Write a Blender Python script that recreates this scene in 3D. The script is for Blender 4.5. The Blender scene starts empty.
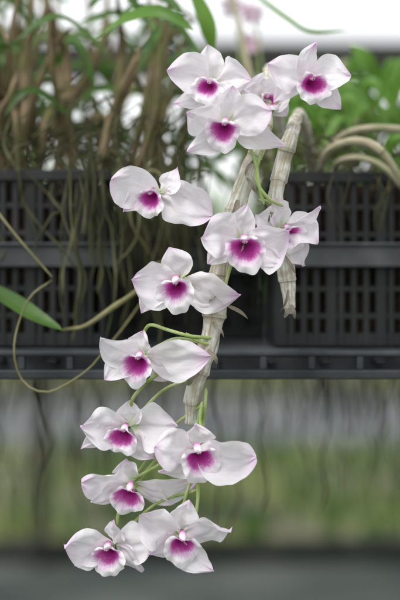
import bpy, math, random
from mathutils import Vector, noise
random.seed(7)
R=random.random
def U(a,b): return a+(b-a)*random.random()
S=0.0008; D=1.2; H=0.95
def P(px,py,d=0.0):
    k=S*(D+d)/D
    return Vector(((px-200)*k, d, H+(300-py)*k))
sc=bpy.context.scene
# ------------------------------------------------------------ materials
def newmat(name):
    m=bpy.data.materials.new(name); m.use_nodes=True
    nt=m.node_tree; nt.nodes.clear()
    return m,nt,nt.nodes,nt.links
def N(nodes,t,**kw):
    n=nodes.new(t)
    for k,v in kw.items(): setattr(n,k,v)
    return n
def ramp(nodes,stops):
    r=nodes.new('ShaderNodeValToRGB'); e=r.color_ramp.elements
    while len(e)<len(stops): e.new(0.5)
    for i,(p,c) in enumerate(stops):
        e[i].position=p; e[i].color=(c[0],c[1],c[2],1)
    return r
def attr(nodes,links):
    a=N(nodes,'ShaderNodeAttribute',attribute_name='puv')
    s=nodes.new('ShaderNodeSeparateXYZ'); links.new(a.outputs['Vector'],s.inputs[0])
    return a,s
def math_(nodes,links,op,a,b=None,c=None):
    n=N(nodes,'ShaderNodeMath',operation=op)
    for i,x in enumerate((a,b,c)):
        if x is None: continue
        if isinstance(x,(int,float)): n.inputs[i].default_value=x
        else: links.new(x,n.inputs[i])
    return n.outputs[0]
def mixc(nodes,links,f,a,b):
    n=N(nodes,'ShaderNodeMix',data_type='RGBA')
    for sock,x in ((n.inputs[0],f),(n.inputs[6],a),(n.inputs[7],b)):
        if isinstance(x,(int,float)): sock.default_value=x
        elif isinstance(x,tuple): sock.default_value=(x[0],x[1],x[2],1)
        else: links.new(x,sock)
    return n.outputs[2]
def finish(nodes,links,col,rough=0.6,trans=0.0,bump=None,spec=0.3,bs=0.3,bd=0.001):
    p=nodes.new('ShaderNodeBsdfPrincipled'); o=nodes.new('ShaderNodeOutputMaterial')
    if isinstance(col,tuple): p.inputs['Base Color'].default_value=(*col,1)
    else: links.new(col,p.inputs['Base Color'])
    p.inputs['Roughness'].default_value=rough
    p.inputs['Specular IOR Level'].default_value=spec
    bn=None
    if bump is not None:
        b=nodes.new('ShaderNodeBump'); b.inputs['Strength'].default_value=bs; b.inputs['Distance'].default_value=bd
        links.new(bump,b.inputs['Height']); links.new(b.outputs[0],p.inputs['Normal']); bn=b.outputs[0]
    if trans>0:
        t=nodes.new('ShaderNodeBsdfTranslucent')
        if isinstance(col,tuple): t.inputs[0].default_value=(*col,1)
        else: links.new(col,t.inputs[0])
        if bn: links.new(bn,t.inputs['Normal'])
        mx=nodes.new('ShaderNodeMixShader'); mx.inputs[0].default_value=trans
        links.new(p.outputs[0],mx.inputs[1]); links.new(t.outputs[0],mx.inputs[2]); links.new(mx.outputs[0],o.inputs[0])
    else: links.new(p.outputs[0],o.inputs[0])
    return p
def noise_tex(nodes,links,scale,detail=4,vec=None,coord='Object'):
    n=nodes.new('ShaderNodeTexNoise'); n.inputs['Scale'].default_value=scale; n.inputs['Detail'].default_value=detail
    if vec is None:
        tc=nodes.new('ShaderNodeTexCoord'); vec=tc.outputs[coord]
    links.new(vec,n.inputs['Vector']); return n.outputs['Fac']

def mat_petal():
    m,nt,n,l=newmat('petal_white'); a,s=attr(n,l)
    nz=noise_tex(n,l,90,2); nzl=noise_tex(n,l,35,2); nzf=noise_tex(n,l,700,2)
    sv=math_(n,l,'MULTIPLY_ADD',s.outputs[1],15.0,math_(n,l,'MULTIPLY',nz,9.0))
    vein=math_(n,l,'POWER',math_(n,l,'ABSOLUTE',math_(n,l,'SINE',sv)),0.35)
    tint=ramp(n,[(0.0,(0.76,0.85,0.60)),(0.15,(0.925,0.915,0.92)),(0.66,(0.93,0.908,0.928)),(0.86,(0.905,0.835,0.90)),(1.0,(0.85,0.66,0.84))])
    l.new(math_(n,l,'ADD',s.outputs[0],math_(n,l,'MULTIPLY_ADD',nzl,0.4,-0.2)),tint.inputs[0])
    c=mixc(n,l,math_(n,l,'MULTIPLY',math_(n,l,'SUBTRACT',1.0,vein),0.22),tint.outputs[0],(0.76,0.62,0.78))
    h=math_(n,l,'ADD',math_(n,l,'MULTIPLY',vein,0.55),math_(n,l,'ADD',nz,math_(n,l,'MULTIPLY',nzf,0.35)))
    finish(n,l,c,0.6,0.40,h,0.18,0.22,0.0006); return m
def mat_lip():
    m,nt,n,l=newmat('lip_magenta'); a,s=attr(n,l)
    nz=noise_tex(n,l,110,3)
    nz2=noise_tex(n,l,420,2)
    v=math_(n,l,'SINE',math_(n,l,'MULTIPLY_ADD',s.outputs[1],26.0,math_(n,l,'MULTIPLY',nz,7.0)))
    rr=math_(n,l,'ADD',s.outputs[0],math_(n,l,'MULTIPLY_ADD',nz,0.46,-0.22))
    rr=math_(n,l,'ADD',rr,math_(n,l,'MULTIPLY',v,0.018))
    rr=math_(n,l,'ADD',rr,math_(n,l,'MULTIPLY_ADD',nz2,0.14,-0.07))
    r=ramp(n,[(0.0,(0.26,0.02,0.14)),(0.2,(0.36,0.02,0.22)),(0.42,(0.50,0.055,0.34)),(0.54,(0.60,0.17,0.46)),(0.68,(0.82,0.62,0.80)),(0.86,(0.92,0.89,0.915))])
    l.new(rr,r.inputs[0])
    finish(n,l,r.outputs[0],0.6,0.28,math_(n,l,'ADD',nz,math_(n,l,'MULTIPLY',v,.2)),0.15,0.25,0.0006); return m
def mat_column():
    m,nt,n,l=newmat('column_white'); a,s=attr(n,l)
    r=ramp(n,[(0.0,(0.85,0.78,0.82)),(0.45,(0.8,0.62,0.74)),(0.8,(0.6,0.2,0.45)),(1.0,(0.45,0.06,0.3))]); l.new(s.outputs[0],r.inputs[0])
    finish(n,l,r.outputs[0],0.5,0.0,None,0.15); return m
def mat_simple(name,cols,scale,rough=0.6,trans=0.0,spec=0.3,bs=0.3,bd=0.001,detail=4,stretch=None):
    m,nt,n,l=newmat(name)
    tc=n.new('ShaderNodeTexCoord')
    mp=n.new('ShaderNodeMapping'); l.new(tc.outputs['Object'],mp.inputs[0])
    if stretch: mp.inputs['Scale'].default_value=stretch
    nz=noise_tex(n,l,scale,detail,mp.outputs[0])
    k=len(cols)
    r=ramp(n,[(0.3+0.4*i/(k-1),c) for i,c in enumerate(cols)]); l.new(nz,r.inputs[0])
    finish(n,l,r.outputs[0],rough,trans,nz,spec,bs,bd); return m
def mat_cane(name,c_dark,c_mid,c_light,c_green,gamt,c_brown=None):
    m,nt,n,l=newmat(name); a,s=attr(n,l)
    cmb=n.new('ShaderNodeCombineXYZ')
    l.new(math_(n,l,'MULTIPLY',s.outputs[0],40.0),cmb.inputs[0]); l.new(math_(n,l,'MULTIPLY',math_(n,l,'SINE',s.outputs[1]),3.5),cmb.inputs[1]); l.new(math_(n,l,'MULTIPLY',math_(n,l,'COSINE',s.outputs[1]),3.5),cmb.inputs[2])
    st=noise_tex(n,l,1.0,6,cmb.outputs[0])
    big=noise_tex(n,l,45,3)
    r=ramp(n,[(0.32,c_dark),(0.45,c_mid),(0.6,c_light)]); l.new(st,r.inputs[0])
    gm=ramp(n,[(0.48,(0,0,0)),(0.62,(gamt,gamt,gamt))]); l.new(big,gm.inputs[0])
    c=mixc(n,l,gm.outputs[0],r.outputs[0],c_green)
    nd=ramp(n,[(0.0,(0.95,0.95,0.95)),(0.07,(0,0,0)),(0.94,(0,0,0)),(1.0,(0.4,0.4,0.4))]); l.new(s.outputs[2],nd.inputs[0])
    if c_brown:
        # dry sheath tissue: brown towards each node and in blotches
        nearn=ramp(n,[(0.0,(1,1,1)),(0.22,(0.35,0.35,0.35)),(0.5,(0,0,0)),(0.8,(0.15,0.15,0.15)),(1.0,(.8,.8,.8))]); l.new(s.outputs[2],nearn.inputs[0])
        bl=noise_tex(n,l,130,4)
        bm=ramp(n,[(0.42,(0,0,0)),(0.6,(1,1,1))]); l.new(math_(n,l,'MULTIPLY_ADD',nearn.outputs[0],0.16,math_(n,l,'ADD',bl,-0.03)),bm.inputs[0])
        c=mixc(n,l,math_(n,l,'MULTIPLY',bm.outputs[0],0.6),c,c_brown)
    c=mixc(n,l,math_(n,l,'MULTIPLY',nd.outputs[0],0.75),c,tuple(x*0.45 for x in c_dark))
    finish(n,l,c,0.75,0.0,st,0.12,0.6,0.0008); return m
M_pet=mat_petal(); M_lip=mat_lip(); M_col=mat_column()
M_cane=mat_cane('cane_papery',(0.28,0.25,0.19),(0.54,0.53,0.47),(0.76,0.76,0.71),(0.46,0.49,0.34),0.4,(0.36,0.29,0.19))
M_cane2=mat_cane('cane_brown',(0.05,0.035,0.018),(0.15,0.105,0.055),(0.29,0.235,0.15),(0.11,0.14,0.04),0.6)
M_cane3=mat_cane('cane_pale',(0.18,0.15,0.09),(0.34,0.30,0.2),(0.50,0.46,0.34),(0.22,0.28,0.12),0.5)
M_ped=mat_simple('pedicel_green',[(0.20,0.30,0.06),(0.38,0.48,0.18),(0.52,0.58,0.32)],60,0.5,0.1)
M_stem=mat_simple('stem_olive',[(0.10,0.10,0.035),(0.19,0.18,0.08),(0.30,0.28,0.15)],30,0.6,0)
M_root=mat_simple('root_olive',[(0.025,0.028,0.012),(0.065,0.068,0.028),(0.16,0.16,0.085)],25,0.8)
M_root2=mat_simple('root_brown',[(0.02,0.016,0.01),(0.06,0.045,0.025),(0.11,0.09,0.06)],25,0.8)
M_leaf=mat_simple('leaf_green',[(0.03,0.08,0.012),(0.065,0.15,0.022),(0.10,0.21,0.035)],12,0.4,0.35,0.4)
M_leafb=mat_simple('leaf_bright',[(0.08,0.20,0.02),(0.14,0.30,0.04),(0.20,0.37,0.07)],12,0.4,0.45,0.4)
M_plast=mat_simple('black_plastic',[(0.005,0.005,0.006),(0.009,0.010,0.011),(0.02,0.02,0.021)],18,0.5,0,0.4,0.2)
M_rim=mat_simple('grey_plastic',[(0.028,0.031,0.033),(0.046,0.051,0.054),(0.085,0.09,0.09)],22,0.5,0,0.4,0.2)
M_metal=mat_simple('bench_paint',[(0.014,0.018,0.020),(0.031,0.037,0.041),(0.065,0.074,0.076)],28,0.5,0,0.4,0.3)
M_bark=mat_simple('bark_medium',[(0.012,0.010,0.007),(0.028,0.021,0.014),(0.05,0.04,0.028)],90,0.9,0,0.2,0.8,0.004)
M_pink=mat_simple('petal_pink',[(0.78,0.52,0.65),(0.8,0.64,0.73),(0.84,0.74,0.81)],30,0.5,0.3)
M_post=mat_simple('dark_steel',[(0.015,0.015,0.014),(0.03,0.029,0.026),(0.055,0.052,0.045)],6,0.6)

# ------------------------------------------------------------ mesh builder
class MB:
    def __init__(s): s.v=[];s.f=[];s.a=[];s.m=[]
    def grid(s,rows,attrs,closed=False,mi=0):
        b=len(s.v); nu=len(rows); nv=len(rows[0])
        for r,ar in zip(rows,attrs):
            s.v+= [tuple(p) for p in r]; s.a+=ar
        for i in range(nu-1):
            for j in range(nv if closed else nv-1):
                j2=(j+1)%nv
                s.f.append((b+i*nv+j,b+i*nv+j2,b+(i+1)*nv+j2,b+(i+1)*nv+j)); s.m.append(mi)
    def box(s,c0,c1,mi=0):
        b=len(s.v)
        for x in (c0[0],c1[0]):
            for y in (c0[1],c1[1]):
                for z in (c0[2],c1[2]): s.v.append((x,y,z)); s.a.append((0,0,0))
        for q in ((0,1,3,2),(4,6,7,5),(0,4,5,1),(2,3,7,6),(0,2,6,4),(1,5,7,3)):
            s.f.append(tuple(b+i for i in q)); s.m.append(mi)
    def build(s,name,mats,parent=None,smooth=True,bevel=0,subsurf=0):
        me=bpy.data.meshes.new(name); me.from_pydata(s.v,[],s.f)
        for m in mats: me.materials.append(m)
        me.polygons.foreach_set('material_index',s.m)
        if smooth: me.polygons.foreach_set('use_smooth',[True]*len(s.f))
        at=me.attributes.new('puv','FLOAT_VECTOR','POINT')
        at.data.foreach_set('vector',[c for a in s.a for c in a])
        me.update()
        o=bpy.data.objects.new(name,me); sc.collection.objects.link(o)
        if parent: o.parent=parent
        if bevel:
            md=o.modifiers.new('bev','BEVEL'); md.width=bevel; md.segments=2
        if subsurf:
            md=o.modifiers.new('sub','SUBSURF'); md.levels=subsurf; md.render_levels=subsurf
        return o
def empty(name,loc=(0,0,0)):
    o=bpy.data.objects.new(name,None); sc.collection.objects.link(o); o.empty_display_size=0.05
    return o
def catmull(pts,step):
    pts=[Vector(p) for p in pts]
    q=[pts[0]*2-pts[1]]+pts+[pts[-1]*2-pts[-2]]
    out=[];par=[]
    for i in range(1,len(q)-2):
        p0,p1,p2,p3=q[i-1:i+3]
        n=max(2,int((p2-p1).length/step))
        for k in range(n):
            t=k/n
            out.append(0.5*((2*p1)+(p2-p0)*t+(2*p0-5*p1+4*p2-p3)*t*t+(3*p1-p0-3*p2+p3)*t**3)); par.append(i-1+t)
    out.append(pts[-1]); par.append(len(pts)-1)
    return out,par
def lerpl(L,t):
    i=min(int(t),len(L)-2); return L[i]+(L[i+1]-L[i])*(t-i)
def tube(mb,pts,rad,step=0.004,sides=8,node=0,mi=0,rough=0.0,seed=0,flare=0.16):
    c,par=catmull(pts,step)
    if isinstance(rad,(int,float)): rad=[rad]*len(pts)
    T0=(c[1]-c[0]).normalized(); up=Vector((0.3,1,0.2)) if abs(T0.y)<0.8 else Vector((1,0,0.1))
    n=(up-T0*up.dot(T0)).normalized()
    rows=[];ats=[];s=0;ph=R()
    for i,p in enumerate(c):
        T=(c[min(i+1,len(c)-1)]-c[max(i-1,0)]).normalized()
        n=(n-T*n.dot(T)).normalized(); b=T.cross(n)
        if i: s+=(p-c[i-1]).length
        r=lerpl(rad,par[i]); fr=0.5
        if node:
            q=s/node+ph+0.25*math.sin(s/node*1.7+ph*5)
            fr=q%1.0
            r*=0.94+flare*fr**2+0.09*math.exp(-(fr/0.05)**2)+0.09*math.exp(-((fr-1)/0.04)**2)
        if i==0 or i==len(c)-1: r*=0.45
        row=[];ar=[]
        for k in range(sides):
            a=2*math.pi*k/sides
            rr=r
            if rough: rr*=1+rough*noise.noise(Vector((math.cos(a)*1.5+seed,math.sin(a)*1.5,s*70)))
            row.append(p+n*math.cos(a)*rr+b*math.sin(a)*rr); ar.append((s,a,fr))
        rows.append(row);ats.append(ar)
    mb.grid(rows,ats,True,mi)
def leaf(mb,pts,w,nrm=Vector((0,-0.6,1)),fold=0.25,mi=0,nu=14,shape=0.7,twist=0.0):
    L=[]
    pts=[Vector(p) for p in pts]
    q=[pts[0]*2-pts[1]]+pts+[pts[-1]*2-pts[-2]]
    for i in range(nu+1):
        t=i/nu*(len(pts)-1); k=min(int(t),len(pts)-2); f=t-k
        p0,p1,p2,p3=q[k],q[k+1],q[k+2],q[k+3]
        L.append(0.5*((2*p1)+(p2-p0)*f+(2*p0-5*p1+4*p2-p3)*f*f+(3*p1-p0-3*p2+p3)*f**3))
    rows=[];ats=[]
    for i,p in enumerate(L):
        T=(L[min(i+1,nu)]-L[max(i-1,0)]).normalized()
        t=i/nu
        nn=nrm.copy(); sd=T.cross(nn)
        if sd.length<0.1: sd=T.cross(Vector((1,0.2,0)))
        sd.normalize(); n2=sd.cross(T).normalized()
        ang=twist*t
        sd2=sd*math.cos(ang)+n2*math.sin(ang); n3=n2*math.cos(ang)-sd*math.sin(ang)
        ww=w*0.5*max(0.03,(math.sin(math.pi*min(1,t*0.93+0.07)**0.9))**shape)
        row=[];ar=[]
        for j in (-1,-0.5,0,0.5,1):
            row.append(p+sd2*ww*j+n3*abs(j)*ww*fold); ar.append((t,j,0))
        rows.append(row);ats.append(ar)
    mb.grid(rows,ats,False,mi)

# ------------------------------------------------------------ hero orchid
def petal(mb,base,tip,W,Nf,bulge,cup,kind,seed):
    rng=random.Random(seed)
    d=tip-base; L=d.length
    mid=(base+tip)*0.5+Nf*bulge
    side=d.cross(Nf).normalized()
    nu,nv=20,15
    rows=[];ats=[]
    f1=rng.uniform(1.6,3.6);ph=rng.uniform(0,6);amp=rng.uniform(0.05,0.14)*W*(1.5 if kind=='p' else 0.8); tw=rng.uniform(-0.85,0.85); bend=rng.uniform(-0.15,0.15)*L
    tipc=rng.uniform(-0.22,0.12)*L; asym=rng.uniform(-.16,.16); roll=rng.uniform(0.0,0.7); pw=rng.uniform(.68,.84); pk=rng.uniform(.98,1.14)
    for i in range(nu):
        t=i/(nu-1)
        p=base*(1-t)**2+mid*2*t*(1-t)+tip*t*t
        T=((mid-base)*(1-t)+(tip-mid)*t).normalized()
        n=side.cross(T).normalized()
        if n.dot(Nf)<0: n=-n
        sd=side*math.cos(tw*t)+n*math.sin(tw*t)
        p=p+side*bend*math.sin(math.pi*t)+Nf*tipc*t**4
        tt=t*0.985+0.012
        if kind=='p': w=(math.sin(math.pi*tt**pk))**pw*1.06
        else: w=(math.sin(math.pi*tt**0.90))**0.9
        w=w*W*0.5
        row=[];ar=[]
        for j in range(nv):
            s=-1+2*j/(nv-1)
            z=cup*w*(s*s)*(1-roll*t) + amp*abs(s)**2.4*math.sin(f1*t*3+ph+(2.1 if s>0 else 0)) - 0.10*W*math.exp(-(s/0.14)**2)*(1-t*.6)
            z+=noise.noise(Vector((t*2.3+seed,s*1.6,seed*0.37)))*W*0.16
            z+=noise.noise(Vector((t*6+seed,s*4,seed*0.7)))*W*0.06
            z+=noise.noise(Vector((t*10+seed,s*3,seed*1.7)))*W*0.05*s*s
            edge=1+0.09*noise.noise(Vector((t*6,s*2,seed+5.0)))+0.04*noise.noise(Vector((t*17,s*2,seed+8.0)))+asym*s
            row.append(p+sd*s*w*edge+n*z); ar.append((t,s*w/0.016,0))
        rows.append(row);ats.append(ar)
    mb.grid(rows,ats,False,0)
def lip(mb,c,Nf,Rr,seed,roll=0):
    rng=random.Random(seed)
    X=Vector((0,0,1)).cross(-Nf).normalized()
    if X.x<0: X=-X
    Z=Nf.cross(X).normalized()
    if Z.z<0: Z=-Z
    cr,sr=math.cos(roll),math.sin(roll); X,Z=X*cr+Z*sr, Z*cr-X*sr
    nu,nt=16,56; rows=[];ats=[]
    ph=rng.uniform(0,6); ph2=rng.uniform(0,6); ph3=rng.uniform(0,6); fold=rng.uniform(.0,.32); pt=rng.uniform(0,.2); cl=rng.uniform(.9,1.15)
    for i in range(nu):
        u=i/(nu-1); row=[];ar=[]
        for k in range(nt):
            th=2*math.pi*k/nt
            sn=math.sin(th); cs=math.cos(th)
            lo=max(0,-sn); hi=max(0,sn)
            rim=(0.82+0.20*lo**1.3+pt*lo**8-0.34*hi**1.5+0.16*abs(cs))
            r=u*rim*Rr*(1+u**2*(0.06*math.sin(3*th+ph)+0.05*math.sin(5*th+ph2)+.03*math.sin(11*th+ph3)))
            y=-0.70*(1-u)**1.6+0.34*u*u-0.45*max(0,u-0.74)*2.2
            y+=0.30*lo*u*(1-0.6*u)+0.18*hi*u+fold*abs(cs)**1.5*u
            y+=u**3*(0.09*math.sin(4*th+ph2)+0.08*math.sin(7*th+ph3)+.05*math.sin(13*th+ph))
            y+=0.10*math.exp(-(cs/0.2)**2)*lo*math.sin(math.pi*u)
            ua=u*(1-0.17*abs(cs)+.10*lo-.05*hi)*cl
            row.append(c+X*(r*cs)+Z*(r*sn-0.12*Rr*u)+Nf*(y*Rr)); ar.append((ua,th,0))
        rows.append(row);ats.append(ar)
    mb.grid(rows,ats,True,1)
    rows=[];ats=[]
    for i in range(10):
        t=i/9; row=[];ar=[]
        rr=Rr*0.17*(math.sin(math.pi*min(0.985,0.15+0.84*t)))**0.55
        pc=c+Z*Rr*(0.38-0.24*t)+Nf*Rr*(-0.50+0.58*t)
        for k in range(12):
            a=2*math.pi*k/12
            row.append(pc+X*rr*1.25*math.cos(a)+Z*rr*math.sin(a)); ar.append((1-t,a,0))
        rows.append(row);ats.append(ar)
    mb.grid(rows,ats,True,2)
PX=S
orchid=empty('orchid_plant')
FL=[
 (209,84,0.012,(-.3,-.1),18,[('s',207,44,12,25),('s',172,104,12,22),('s',246,108,10,22),('p',168,70,2,36),('p',250,80,2,36)]),
 (312,81,0.01,(.3,-.05),18,[('s',317,42,10,25),('s',276,102,14,22),('s',342,109,10,24),('p',267,64,2,34),('p',351,76,2,34)]),
 (224,126,-0.02,(-.2,-.3),19,[('s',232,86,10,28),('s',187,151,8,24),('s',284,147,10,26),('p',187,112,0,38),('p',272,110,2,38)]),
 (151,195,-0.005,(-.6,-.2),17,[('s',176,167,14,26),('s',122,212,4,24),('s',196,206,16,24),('p',112,180,-4,38),('p',211,216,8,38)]),
 (245,244,-0.018,(.08,-.15),20,[('s',248,205,10,28),('s',208,265,8,26),('s',282,266,8,26),('p',202,238,0,40),('p',290,232,2,40)]),
 (289,231,0.01,(.7,-.1),17,[('s',274,198,6,26),('s',320,206,-2,22),('s',302,266,10,28),('p',256,214,12,34),('p',319,243,2,36)]),
 (176,285,-0.012,(-.2,-.3),21,[('s',168,248,10,28),('s',139,316,8,26),('s',224,306,12,24),('p',130,282,0,40),('p',239,298,4,38)]),
 (138,360,-0.012,(-.45,-.2),19,[('s',142,331,12,28),('s',100,382,4,26),('s',176,380,12,24),('p',98,338,-3,32),('p',208,357,8,36)]),
 (124,432,0.0,(-.4,-.3),19,[('s',127,402,12,26),('s',83,447,6,22),('s',152,461,8,26),('p',81,426,-2,34),('p',178,426,6,38)]),
 (199,454,-0.022,(.25,-.3),20,[('s',196,424,12,28),('s',160,475,8,28),('s',240,474,10,26),('p',153,446,2,38),('p',256,457,2,40)]),
 (129,491,0.002,(-.25,-.4),19,[('s',126,459,10,28),('s',88,506,6,24),('s',172,508,10,24),('p',83,482,-2,34),('p',194,486,6,36)]),
 (108,551,0.0,(-.45,-.35),19,[('s',114,520,10,26),('s',72,568,4,24),('s',140,575,8,24),('p',66,544,-2,36),('p',157,537,8,34)]),
 (182,541,-0.018,(.2,-.4),19,[('s',190,501,8,28),('s',150,558,8,26),('s',214,571,8,28),('p',139,513,4,34),('p',233,532,0,38)]),
 (268,98,0.035,(.5,.3),13,[('s',262,74,4,28),('s',246,112,4,26),('s',290,114,4,26),('p',242,90,2,32),('p',294,92,2,30)]),
]
ATT=[(262,120,.03),(268,118,.035),(262,140,.02),(226,232,.006),(236,262,.01),(258,200,.01),(214,318,.004),(208,345,.004),(198,378,.004),(201,412,.0),(203,404,.004),(197,490,.004),(196,470,.004),(266,130,.03)]
for i,(lx,ly,dd,f,lr,pets) in enumerate(FL):
    mb=MB(); c=P(lx,ly,dd); Nf=Vector((f[0],-1,f[1])).normalized()
    base=c-Nf*PX*15
    for j,(k,tx,ty,td,w) in enumerate(pets):
        tip=P(tx,ty,dd+(td-6)*PX)
        dv=(tip-base); b0=base+dv.normalized()*PX*2+ (Nf*(-PX*2.5) if k=='s' else Vector((0,0,0)))
        petal(mb,b0,tip,w*PX*(1.12),Nf,PX*U(4,12) if k=='p' else PX*U(1,8),U(.1,.5) if k=='p' else U(0,.3),k,i*11+j*3+1)
    lip(mb,c+Nf*PX*2-Vector((0,0,PX*1)),Nf,lr*PX*U(.94,1.06),i+50,U(-.25,.25))
    mb.build('flower_%d'%(i+1),[M_pet,M_lip,M_col],orchid,subsurf=1)
mb=MB()
for (lx,ly,dd,f,lr,_),(ax,ay,ad) in zip(FL,ATT):
    Nf=Vector((f[0],-1,f[1])).normalized(); b=P(lx,ly,dd)-Nf*PX*13; a=P(ax,ay,ad)
    mid=(a+b)*0.5+Vector((0,0.006,0.010)); q=b-Nf*PX*10+Vector((0,0,.002))
    tube(mb,[a,mid,q,b],[PX*1.7,PX*1.5,PX*1.8,PX*3.2],0.003,8)
for pts in ([(249,145,.0),(256,165,-.004),(259,185,-.004),(264,204,.0)],[(262,148,.0),(256,178,-.003),(268,198,-.002),(283,206,.01)],
            [(212,338,.0),(190,336,-.006),(168,330,-.004),(150,325,0.0),(142,336,.01)],
            [(160,372,.0),(145,384,.0),(133,398,.004),(131,408,.01)],[(202,402,.0),(200,416,-.004),(201,430,-.006)],
            [(196,430,.004),(178,452,.002),(150,470,.004),(134,478,.01)],
            [(197,476,.0),(198,495,.0),(196,515,-.002)],[(160,455,.01),(140,480,.012),(120,510,.01),(117,525,.008)],[(210,345,0),(196,340,-.004),(186,333,0)],
            [(232,262,0),(228,275,-.004),(224,292,.0)],[(206,388,.006),(204,415,.003),(199,450,.004)]):
    tube(mb,[P(*p) for p in pts],[PX*2.1]+[PX*1.8]*(len(pts)-1),0.003,8)
mb.build('pedicels',[M_ped],orchid)
mb=MB()
main=[(292,215,.30),(284,150,.26),(275,90,.2),(270,70,.12),(266,95,.05),(263,135,.02),(250,165,.012),(241,192,.01),(231,225,.01),(221,262,.01),(216,300,.008),(211,335,.006),(201,368,.006),(193,392,.006),(190,425,.012)]
rad=[5,6,6.5,6.5,6.5,7.5,8.2,9,9.6,9.8,10,10,9.2,8,5.5]
tube(mb,[P(*p) for p in main],[r*PX for r in rad],0.0014,24,0.033,0,0.25,3,0.14)
sec=[(320,210,.30),(310,150,.24),(300,115,.14),(291,135,.04),(282,165,.03),(276,195,.025),(277,225,.025),(284,258,.02),(288,285,.02),(290,314,.02)]
tube(mb,[P(*p) for p in sec],[r*PX for r in [5,6,6,7,8.4,8.4,8,8.2,8,4.5]],0.0014,24,0.027,0,0.28,9,0.14)
mb.build('canes',[M_cane],orchid)
mb=MB()
for (x,y,d,dx,dy) in [(238,200,.0,-9,22),(226,240,.0,10,20),(219,285,-.002,-10,18),(213,322,0,11,16),(284,255,.012,12,20),(277,205,.015,-9,18),(288,290,.012,-8,22),(291,305,.014,4,14),(198,372,-.001,-10,14),(226,305,.004,22,14),(255,160,0,-10,16),(247,178,0,9,15),(208,350,-.002,9,14),(280,235,.012,-8,12),(290,308,.014,-6,10)]:
    a=P(x,y,d); b=P(x+dx,y+dy,d-.004); m=(a+b)*.5+Vector((U(-.002,.002),-.004,0))
    leaf(mb,[a,m,b],PX*U(3,7),Vector((U(-.4,.4),-1,.2)),0.5,0,8,0.6,U(-1,1))
mb.build('dry_sheaths',[M_cane],orchid)

# ------------------------------------------------------------ baskets
def basket(name,x0,x1,y0,y1,z0,z1,band,fill=True,slot=0.0115):
    e=empty(name); mb=MB(); t=0.003
    rz=0.010
    za,zb,o=z1-rz,z1,0.006
    mb.box((x0-o,y0-o,za),(x1+o,y0+t,zb),0); mb.box((x0-o,y1-t,za),(x1+o,y1+o,zb),0)
    mb.box((x0-o,y0+t,za),(x0+t,y1-t,zb),0); mb.box((x1-t,y0+t,za),(x1+o,y1-t,zb),0)
    nh=max(2,int((z1-z0)/0.024))
    for i in range(nh):
        z=z0+(z1-rz-z0)*i/nh
        h=0.005 if i else 0.012
        mb.box((x0,y0,z),(x1,y0+t,z+h),0); mb.box((x0,y1-t,z),(x1,y1,z+h),0)
        mb.box((x0,y0+t,z),(x0+t,y1-t,z+h),0); mb.box((x1-t,y0+t,z),(x1,y1-t,z+h),0)
    n=int((x1-x0)/slot)
    for i in range(n+1):
        x=x0+(x1-x0-0.004)*i/n; w=0.0055 if i%4 else 0.010
        mb.box((x,y0-0.0015,z0),(min(x+w,x1),y0+t-.0005,z1-rz),0); mb.box((x,y1-t+.0005,z0),(min(x+w,x1),y1+0.0015,z1-rz),0)
    n=int((y1-y0)/slot)
    for i in range(n+1):
        y=y0+(y1-y0-0.004)*i/n
        mb.box((x0-0.0015,y,z0),(x0+t-.0005,y+.0042,z1-rz),0); mb.box((x1-t+.0005,y,z0),(x1+.0015,y+.0042,z1-rz),0)
    mb.box((x0+t,y0+t,z0),(x1-t,y1-t,z0+.004),0)
    mb.build('lattice',[M_plast],e,False,0.0007)
    if band is not None:
        mb=MB(); o=0.012; za,zb=band
        mb.box((x0-o,y0-o,za),(x1+o,y0-.002,zb),0)
        mb.box((x0-o,y1+.002,za),(x1+o,y1+o,zb),0)
        mb.box((x0-o,y0-.002,za),(x0-.002,y1+.002,zb),0); mb.box((x1+.002,y0-.002,za),(x1+o,y1+.002,zb),0)
        mb.box((x0-o-.002,y0-o-.003,zb),(x1+o+.002,y0-.001,zb+.003),0)
        mb.build('rim_band',[M_rim],e,False,0.0012)
    if fill:
        mb=MB(); g=26; rows=[];ats=[]
        xs0,xs1,ys0,ys1=x0+.012,x1-.012,y0+.012,y1-.012
        top=z1-0.012
        for i in range(g):
            row=[];ar=[]
            for j in range(g):
                x=xs0+(xs1-xs0)*i/(g-1); y=ys0+(ys1-ys0)*j/(g-1)
                edge=(i in(0,g-1)) or (j in (0,g-1))
                z=(z0+.006) if edge else top+0.012*noise.noise(Vector((x*60,y*60,z0*9)))+.01*noise.noise(Vector((x*150,y*150,3)))
                row.append((x,y,z)); ar.append((0,0,0))
            rows.append(row);ats.append(ar)
        mb.grid(rows,ats); mb.build('bark_chips',[M_bark],e,False)
    return e
ZB=P(0,349,.15).z+0.001
zt=P(0,170,.2).z; bz0=P(0,267,.19).z; bz1=P(0,246,.19).z
basket('plastic_basket',P(-75,0,.2).x,P(104,0,.2).x,.20,.36,ZB,zt,(bz0,bz1))
basket('plastic_basket',P(276,0,.2).x,P(455,0,.2).x,.20,.36,ZB,zt-.002,(bz0,bz1))
basket('plastic_basket',P(105,0,.47).x,P(265,0,.47).x,.47,.63,ZB,zt-.03,(bz0,bz1))
basket('plastic_basket',P(-85,0,.47).x,P(75,0,.47).x,.47,.63,ZB,zt-.01,(bz0,bz1))
basket('plastic_basket',P(290,0,.47).x,P(450,0,.47).x,.47,.63,ZB,zt-.01,(bz0,bz1))
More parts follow.
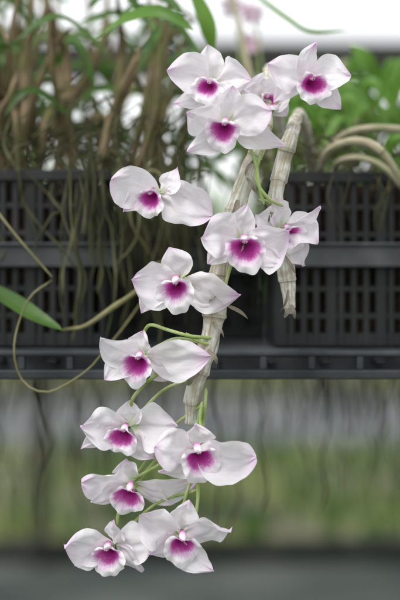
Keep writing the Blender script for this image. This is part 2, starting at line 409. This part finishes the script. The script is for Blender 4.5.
# ------------------------------------------------------------ bench
bench=empty('nursery_bench'); mb=MB()
zb=ZB-.001
X0,X1=-1.25,1.25; yf=.10; yb=1.0
zr=P(0,379,yf).z; zl=P(0,370,yf).z; zu=P(0,356,yf).z
mb.box((X0,yf,zu),(X1,yf+.012,zb))
mb.box((X0,yf-.003,zr),(X1,yf+.014,zl))
x=X0
i=0
while x<X1-.02:
    mb.box((x,yf+.001,zl),(x+.006,yf+.011,zu)); x+=.042
mb.box((X0,yf+.05,zr+.004),(X1,yf+.054,zu))
mb.box((X0,yf+.012,zr+.001),(X1,yf+.05,zr+.005))
mb.box((X0,yb,zr),(X1,yb+.03,zb),0)
for x in (X0,X1-.03): mb.box((x,yf+.055,zr),(x+.03,yb,zb),0)
y=yf+.03
while y<yb-.01:
    mb.box((X0+.03,y,zb-.007),(X1-.03,y+.010,zb-.001),0); y+=.030
x=X0+.06
while x<X1-.05:
    mb.box((x,yf+.012,zb-.012),(x+.008,yb,zb-.0072),0); x+=.048
for x in (-.8,0,.8): mb.box((x,yf+.055,zr+.002),(x+.025,yb,zb-.0125),0)
mb.build('top_frame',[M_metal],bench,False,0.0012)
mb=MB()
for x in (X0+.03,X1-.07):
    for y in (yf+.06,yb-.045): mb.box((x,y,0),(x+.04,y+.04,zr+.01),0)
mb.build('legs',[M_metal],bench,False,0.002)

# ------------------------------------------------------------ background plants on the bench
def plantlike(name,canes,leaves,roots,mats=(M_cane2,M_leaf,M_root)):
    e=empty(name)
    if canes: 
        mb=MB()
        for pts,r in canes: tube(mb,pts,r,0.006,10,U(.03,.045),0,0.08,R()*9,0.18)
        mb.build('canes',[mats[0]],e)
    if leaves:
        mb=MB()
        for pts,w in leaves: leaf(mb,pts,w,Vector((U(-.5,.5),-.7,U(.3,1))),.25,0,14,.55,U(-.6,.6))
        mb.build('leaves',[mats[1]],e)
    if roots:
        mb=MB()
        for pts,r in roots: tube(mb,pts,r,0.008,6)
        mb.build('aerial_roots',[mats[2]],e)
    return e
cn=[];lv=[];rt=[]
for i in range(46):
    bx=U(-50,175); d=U(.2,.44); tx=bx+U(-60,60)+(bx-60)*.15
    top=U(-70,60) if i%3 else U(60,130)
    cn.append(([P(bx,185,d),P(bx+(tx-bx)*.3+U(-9,9),120,d+U(-.02,.02)),P(bx+(tx-bx)*.65+U(-12,12),max(50,top+25),d+U(-.03,.03)),P(tx,top,d+U(-.05,.05))],[PX*U(2,4),PX*U(3.5,7),PX*U(3,6.5),PX*2]))
for i in range(26):
    x=U(-10,200); y=U(-5,120); d=U(.2,.5); s=random.choice((-1,1)); L=U(40,85)
    lv.append(([P(x,y,d),P(x+s*L*.5,y-U(5,30),d-.02),P(x+s*L,y+U(-10,35),d-.03)],PX*U(8,18)))
for i in range(70):
    x=U(-10,190); y=U(90,200); d=U(.17,.4); p=[P(x,y,d)]
    for k in range(4):
        x+=U(-22,22); y+=U(5,38); d+=U(-.015,.01); p.append(P(x,y,max(.15,d)))
    rt.append((p,PX*U(.7,1.7)))
for i in range(80):
    x=U(-20,180); y=U(135,185); d=U(.2,.36); p=[P(x,y,d)]
    for k in range(4):
        x+=U(-34,34); y+=U(-28,22); d+=U(-.02,.02); p.append(P(x,min(y,200),max(.17,d)))
    rt.append((p,PX*U(.8,2.0)))
for i in range(95):
    x=U(70,205); y=U(140,190); d=U(.16,.42) if x>105 else U(.14,.18); p=[P(x,y,d)]
    for k in range(random.randint(2,6)):
        x+=U(-9,9); y+=U(18,38); p.append(P(x,min(y,345),d))
    rt.append((p,PX*U(.7,1.8)))
pl=plantlike('orchid_plant',cn,lv,rt)
tw=[([P(-8,205,.13),P(18,238,.12),P(52,277,.11)],PX*1.2),
    ([P(52,280,.12),P(28,300,.10),P(14,345,.08),P(22,380,.08),P(48,392,.08),P(85,372,.08),P(105,350,.09)],PX*1.05),
    ([P(105,350,.09),P(125,325,.14),P(150,290,.17)],PX*1.1),
    ([P(150,255,.2),P(130,215,.18),P(150,170,.18),P(185,200,.16)],PX*1.5)]
plantlike('orchid_plant',[([P(62,330,.14),P(85,326,.12),P(112,308,.11),P(140,288,.13),P(160,262,.18)],[PX*1.5,PX*2.6,PX*3,PX*3,PX*3])],
   [([P(-15,285,.16),P(15,303,.13),P(38,318,.11),P(62,330,.10)],PX*20)],tw,(M_stem,M_leaf,M_stem))
plantlike('orchid_plant',[],[([P(92,42,.2),P(125,20,.16),P(160,12,.14),P(194,30,.13)],PX*18),([P(215,60,.22),P(208,25,.2),P(188,-20,.2)],PX*20),
   ([P(255,-5,.3),P(285,18,.28),P(310,32,.27),P(350,30,.3)],PX*11),([P(150,80,.3),P(158,45,.28),P(150,5,.3)],PX*14),
   ([P(380,90,.4),P(368,60,.38),P(350,45,.38)],PX*18),([P(390,100,.45),P(395,72,.42),P(420,50,.4)],PX*20)],[],(M_cane2,M_leafb,M_root))
cn=[([P(318,178,.22),P(328,152,.17),P(355,141,.15),P(382,152,.14),P(410,195,.15)],[PX*4,PX*5,PX*5,PX*5,PX*4]),
    ([P(312,160,.25),P(345,135,.2),P(375,128,.18),P(420,132,.2)],[PX*3.5,PX*4.5,PX*4.5,PX*4]),
    ([P(330,180,.24),P(342,160,.2),P(380,165,.18),P(430,215,.19)],[PX*3,PX*4,PX*4,PX*4]),
    ([P(345,60,.5),P(330,85,.45),P(320,120,.4),P(322,180,.3)],PX*3),
    ([P(225,-20,.4),P(240,30,.38),P(255,100,.35),P(280,185,.3)],[PX*4]*4)]
lv=[];rt=[]
for i in range(64):
    x=U(262,420); y=U(85,175); d=U(.25,.6); s=random.choice((-1,1)); L=U(25,70)
    lv.append(([P(x,y+20,d),P(x+s*L*.4,y-U(10,35),d-.02),P(x+s*L,y-U(-25,25),d-.03)],PX*U(9,18)))
for i in range(60):
    x=U(270,410); y=U(140,180); d=U(.2,.36); p=[P(x,y,d)]
    for k in range(4):
        x+=U(-24,24); y+=U(-16,18); d+=U(-.02,.02); p.append(P(x,min(y,180),max(.19,d)))
    rt.append((p,PX*U(.8,2.0)))
for i in range(8):
    x=U(280,400); y=175; d=U(.16,.19); p=[P(x,y,d)]
    for k in range(3):
        x+=U(-10,10); y+=U(8,25); p.append(P(x,y,d))
    rt.append((p,PX*U(.5,1.0)))
plantlike('orchid_plant',cn,lv,rt,(M_cane3,M_leafb,M_root))
mb=MB()
for i in range(200):
    x=U(-20,430); d=U(.35,1.2); y=345+U(0,10); p=[P(x,y-5,d)]; n=random.randint(3,8) if i%2 else random.randint(1,3)
    for k in range(n):
        x+=U(-8,8); y+=U(15,30); p.append(P(x,y,d))
    tube(mb,p,PX*U(.6,1.6),0.01,6)
mb.build('hanging_roots',[M_root2],pl)
for k in range(4):
    cn=[];lv=[];rt=[]
    cx=[20,150,290,400][k]
    for i in range(9):
        bx=cx+U(-50,50); d=U(.5,.62); tx=bx+U(-50,50)
        cn.append(([P(bx,215,d),P(bx+(tx-bx)*.5,140,d),P(tx,U(70,130) if k>1 else U(-40,60),d)],[PX*3.5,PX*5,PX*3.5]))
        for q in range(3):
            x=bx+U(-20,20); y=U(90,200) if k>1 else U(20,190); s=random.choice((-1,1)); L=U(40,90)
            lv.append(([P(x,y,d),P(x+s*L*.5,y-U(10,40),d-.02),P(x+s*L,y+U(-20,30),d)],PX*U(12,24)))
    plantlike('orchid_plant',cn,lv,rt,(M_cane2,M_leafb if k>1 else M_leaf,M_root))
e=empty('pink_orchid'); mb=MB(); gm=MB()
for (x,y,d) in [(232,8,.5),(248,44,.55),(252,14,.5)]:
    c=P(x,y,d)
    for k in range(5):
        a=math.radians(90+72*k+U(-10,10)); t=c+Vector((math.cos(a)*.015,U(-.004,.004),math.sin(a)*.013))
        petal(mb,c,t,.012,Vector((0,-1,0)),.004,.1,'p',k+int(x))
    tube(gm,[c+Vector((0,.004,0)),c+Vector((.01,.02,-.05)),Vector((c.x+.02,d+.02,ZB+.05))],.0018,.01,6)
mb.build('blooms',[M_pink],e); gm.build('stems',[M_ped],e)

# ------------------------------------------------------------ ground
def ground_mat():
    m,nt,n,l=newmat('greenhouse_soil')
    a=noise_tex(n,l,1.0,7); b=noise_tex(n,l,12,5); c=noise_tex(n,l,60,3)
    r=ramp(n,[(0.38,(0.03,0.04,0.022)),(0.44,(0.10,0.105,0.065)),(0.50,(0.23,0.215,0.145)),(0.56,(0.17,0.22,0.035)),(0.63,(0.06,0.08,0.035))]); l.new(a,r.inputs[0])
    col=mixc(n,l,math_(n,l,'MULTIPLY',b,0.35),r.outputs[0],(0.08,0.085,0.065))
    finish(n,l,col,0.95,0,c,0.1,0.6,0.02); return m
M_ground=ground_mat()
M_conc=mat_simple('concrete',[(0.06,0.078,0.07),(0.12,0.14,0.125),(0.21,0.225,0.21)],2,0.85,0,0.2,0.4,0.004,8)
M_gravel=mat_simple('gravel',[(0.04,0.05,0.05),(0.12,0.13,0.13),(0.26,0.27,0.27)],1.2,0.9,0,0.2,0.6,0.01,8)
M_kerb=mat_simple('kerb_stone',[(0.012,0.015,0.012),(0.025,0.028,0.025),(0.05,0.05,0.045)],8,0.9)
def sheet(name,x0,x1,y0,y1,z,mat):
    mb=MB(); mb.grid([[(x0,y0,z),(x1,y0,z)],[(x0,y1,z),(x1,y1,z)]],[[(0,0,0)]*2]*2)
    return mb.build(name,[mat],None,False)
sheet('ground',-400,400,-400,400,0,M_ground)
sheet('concrete_path',-30,30,-3,4.2,.004,M_conc)
sheet('gravel_strip',-30,30,8.6,13.5,.004,M_gravel)
mb=MB(); mb.box((-30,4.2,0),(30,4.34,.07),0); mb.build('kerb',[M_kerb],None,False,.008)
# low weeds and moss tufts on the soil
mb=MB()
for i in range(900):
    cx=random.choice((-.9,-.2,.5,1.1,1.6)); x=random.gauss(cx,.25); y=U(4.5,8.3); a=U(0,6.28); L=U(.03,.11)
    p=Vector((x,y,0)); dv=Vector((math.cos(a),math.sin(a),0))*L*.6
    leaf(mb,[p,p+dv*.4+Vector((0,0,L*.8)),p+dv+Vector((0,0,L))],L*.35,Vector((0,0,1)),.2,0,4)
mb.build('weeds',[M_leaf],None)
def bench2(y,xs,z,name='nursery_bench'):
    e=empty(name); mb=MB(); x0,x1=xs[0],xs[-1]+.05
    mb.box((x0,y,z-.05),(x1,y+.04,z)); mb.box((x0,y+1.5,z-.05),(x1,y+1.54,z))
    yy=y+.06
    while yy<y+1.5: mb.box((x0,yy,z-.02),(x1,yy+.04,z-.005)); yy+=.09
    for x in xs:
        mb.box((x,y+.003,0),(x+.05,y+.037,z-.051)); mb.box((x,y+1.503,0),(x+.05,y+1.537,z-.051))
    mb.build('frame',[M_post],e,False)
bench2(13.6,[-12+1.9*i for i in range(14)],.85)
xl=P(40,0,4.1).x-.025
bench2(2.6,[xl-1.95,xl,xl+1.95,xl+3.9],.93)
def foliage(name,x0,x1,y0,y1,z0,z1,n,mats,sz):
    mb=MB()
    for i in range(n):
        x=U(x0,x1);y=U(y0,y1); hz=z1*(.8+.25*noise.noise(Vector((x*1.3,y,2.0)))+.15*noise.noise(Vector((x*5,y,7.0)))); z=U(z0,max(z0+.1,hz))
        L=sz*U(.6,1.4); a=U(0,6.28); dv=Vector((math.cos(a),math.sin(a),0))*L
        p=Vector((x,y,z))
        leaf(mb,[p,p+dv*.5+Vector((0,0,L*U(.1,.5))),p+dv+Vector((0,0,max(L*U(-.4,.5),z0-z)))],L*.22,Vector((U(-.3,.3),U(-.6,.2),1)),.2,random.randint(0,len(mats)-1),5)
    mb.build(name,mats,None)
foliage('background_foliage',-9,9,13.6,15,.86,2.3,2200,[M_leaf,M_leafb,M_leaf],.45)
foliage('background_foliage',.2,2.4,2.65,4.0,.93,1.62,480,[M_leafb,M_leafb,M_leaf],.16)
foliage('background_foliage',-2.3,.1,2.65,4.0,.93,1.5,340,[M_leaf,M_leafb],.2)
st=empty('greenhouse_frame'); mb=MB()
zbm=P(0,60,5.0).z
mb.box((-14,5.0,zbm-.085),(14,5.12,zbm+.085))
mb.build('beam',[M_post],st,False,.004)
mb=MB()
for x in (3.2,-4.6,-12,12):
    mb.box((x,5.03,0),(x+.06,5.09,zbm-.085))
mb.build('posts',[M_post],st,False,.004)

# ------------------------------------------------------------ world / light / camera
w=bpy.data.worlds.new('World'); sc.world=w; w.use_nodes=True; nt=w.node_tree; nt.nodes.clear()
sky=nt.nodes.new('ShaderNodeTexSky'); sky.sky_type='NISHITA'; sky.sun_disc=False
EL,AZ=math.radians(60),math.radians(-38)
dirv=Vector((math.sin(AZ)*math.cos(EL),-math.cos(AZ)*math.cos(EL),math.sin(EL)))
sky.sun_elevation=EL; sky.sun_rotation=math.atan2(dirv.x,dirv.y); sky.dust_density=1.5; sky.air_density=1.0; sky.ozone_density=1
hs=nt.nodes.new('ShaderNodeHueSaturation'); hs.inputs['Saturation'].default_value=0.10; hs.inputs['Value'].default_value=1.75
bg=nt.nodes.new('ShaderNodeBackground'); bg.inputs[1].default_value=0.15; out=nt.nodes.new('ShaderNodeOutputWorld')
nt.links.new(sky.outputs[0],hs.inputs['Color']); nt.links.new(hs.outputs[0],bg.inputs[0]); nt.links.new(bg.outputs[0],out.inputs[0])
sd=bpy.data.lights.new('sun','SUN'); sd.energy=1.5; sd.angle=math.radians(24); sd.color=(1,.98,.94)
so=bpy.data.objects.new('sun',sd); sc.collection.objects.link(so)
so.rotation_euler=dirv.to_track_quat('Z','Y').to_euler()
cd=bpy.data.cameras.new('camera'); co=bpy.data.objects.new('camera',cd); sc.collection.objects.link(co)
co.location=(0,-D,H); co.rotation_euler=(math.radians(90),0,0)
cd.sensor_fit='VERTICAL'; cd.sensor_height=36; cd.lens=36/(600*S/D); cd.clip_start=.02; cd.clip_end=1500
cd.dof.use_dof=True; cd.dof.focus_distance=D; cd.dof.aperture_fstop=3.0
sc.camera=co
sc.view_settings.view_transform='Standard'; sc.view_settings.look='None'; sc.view_settings.exposure=0
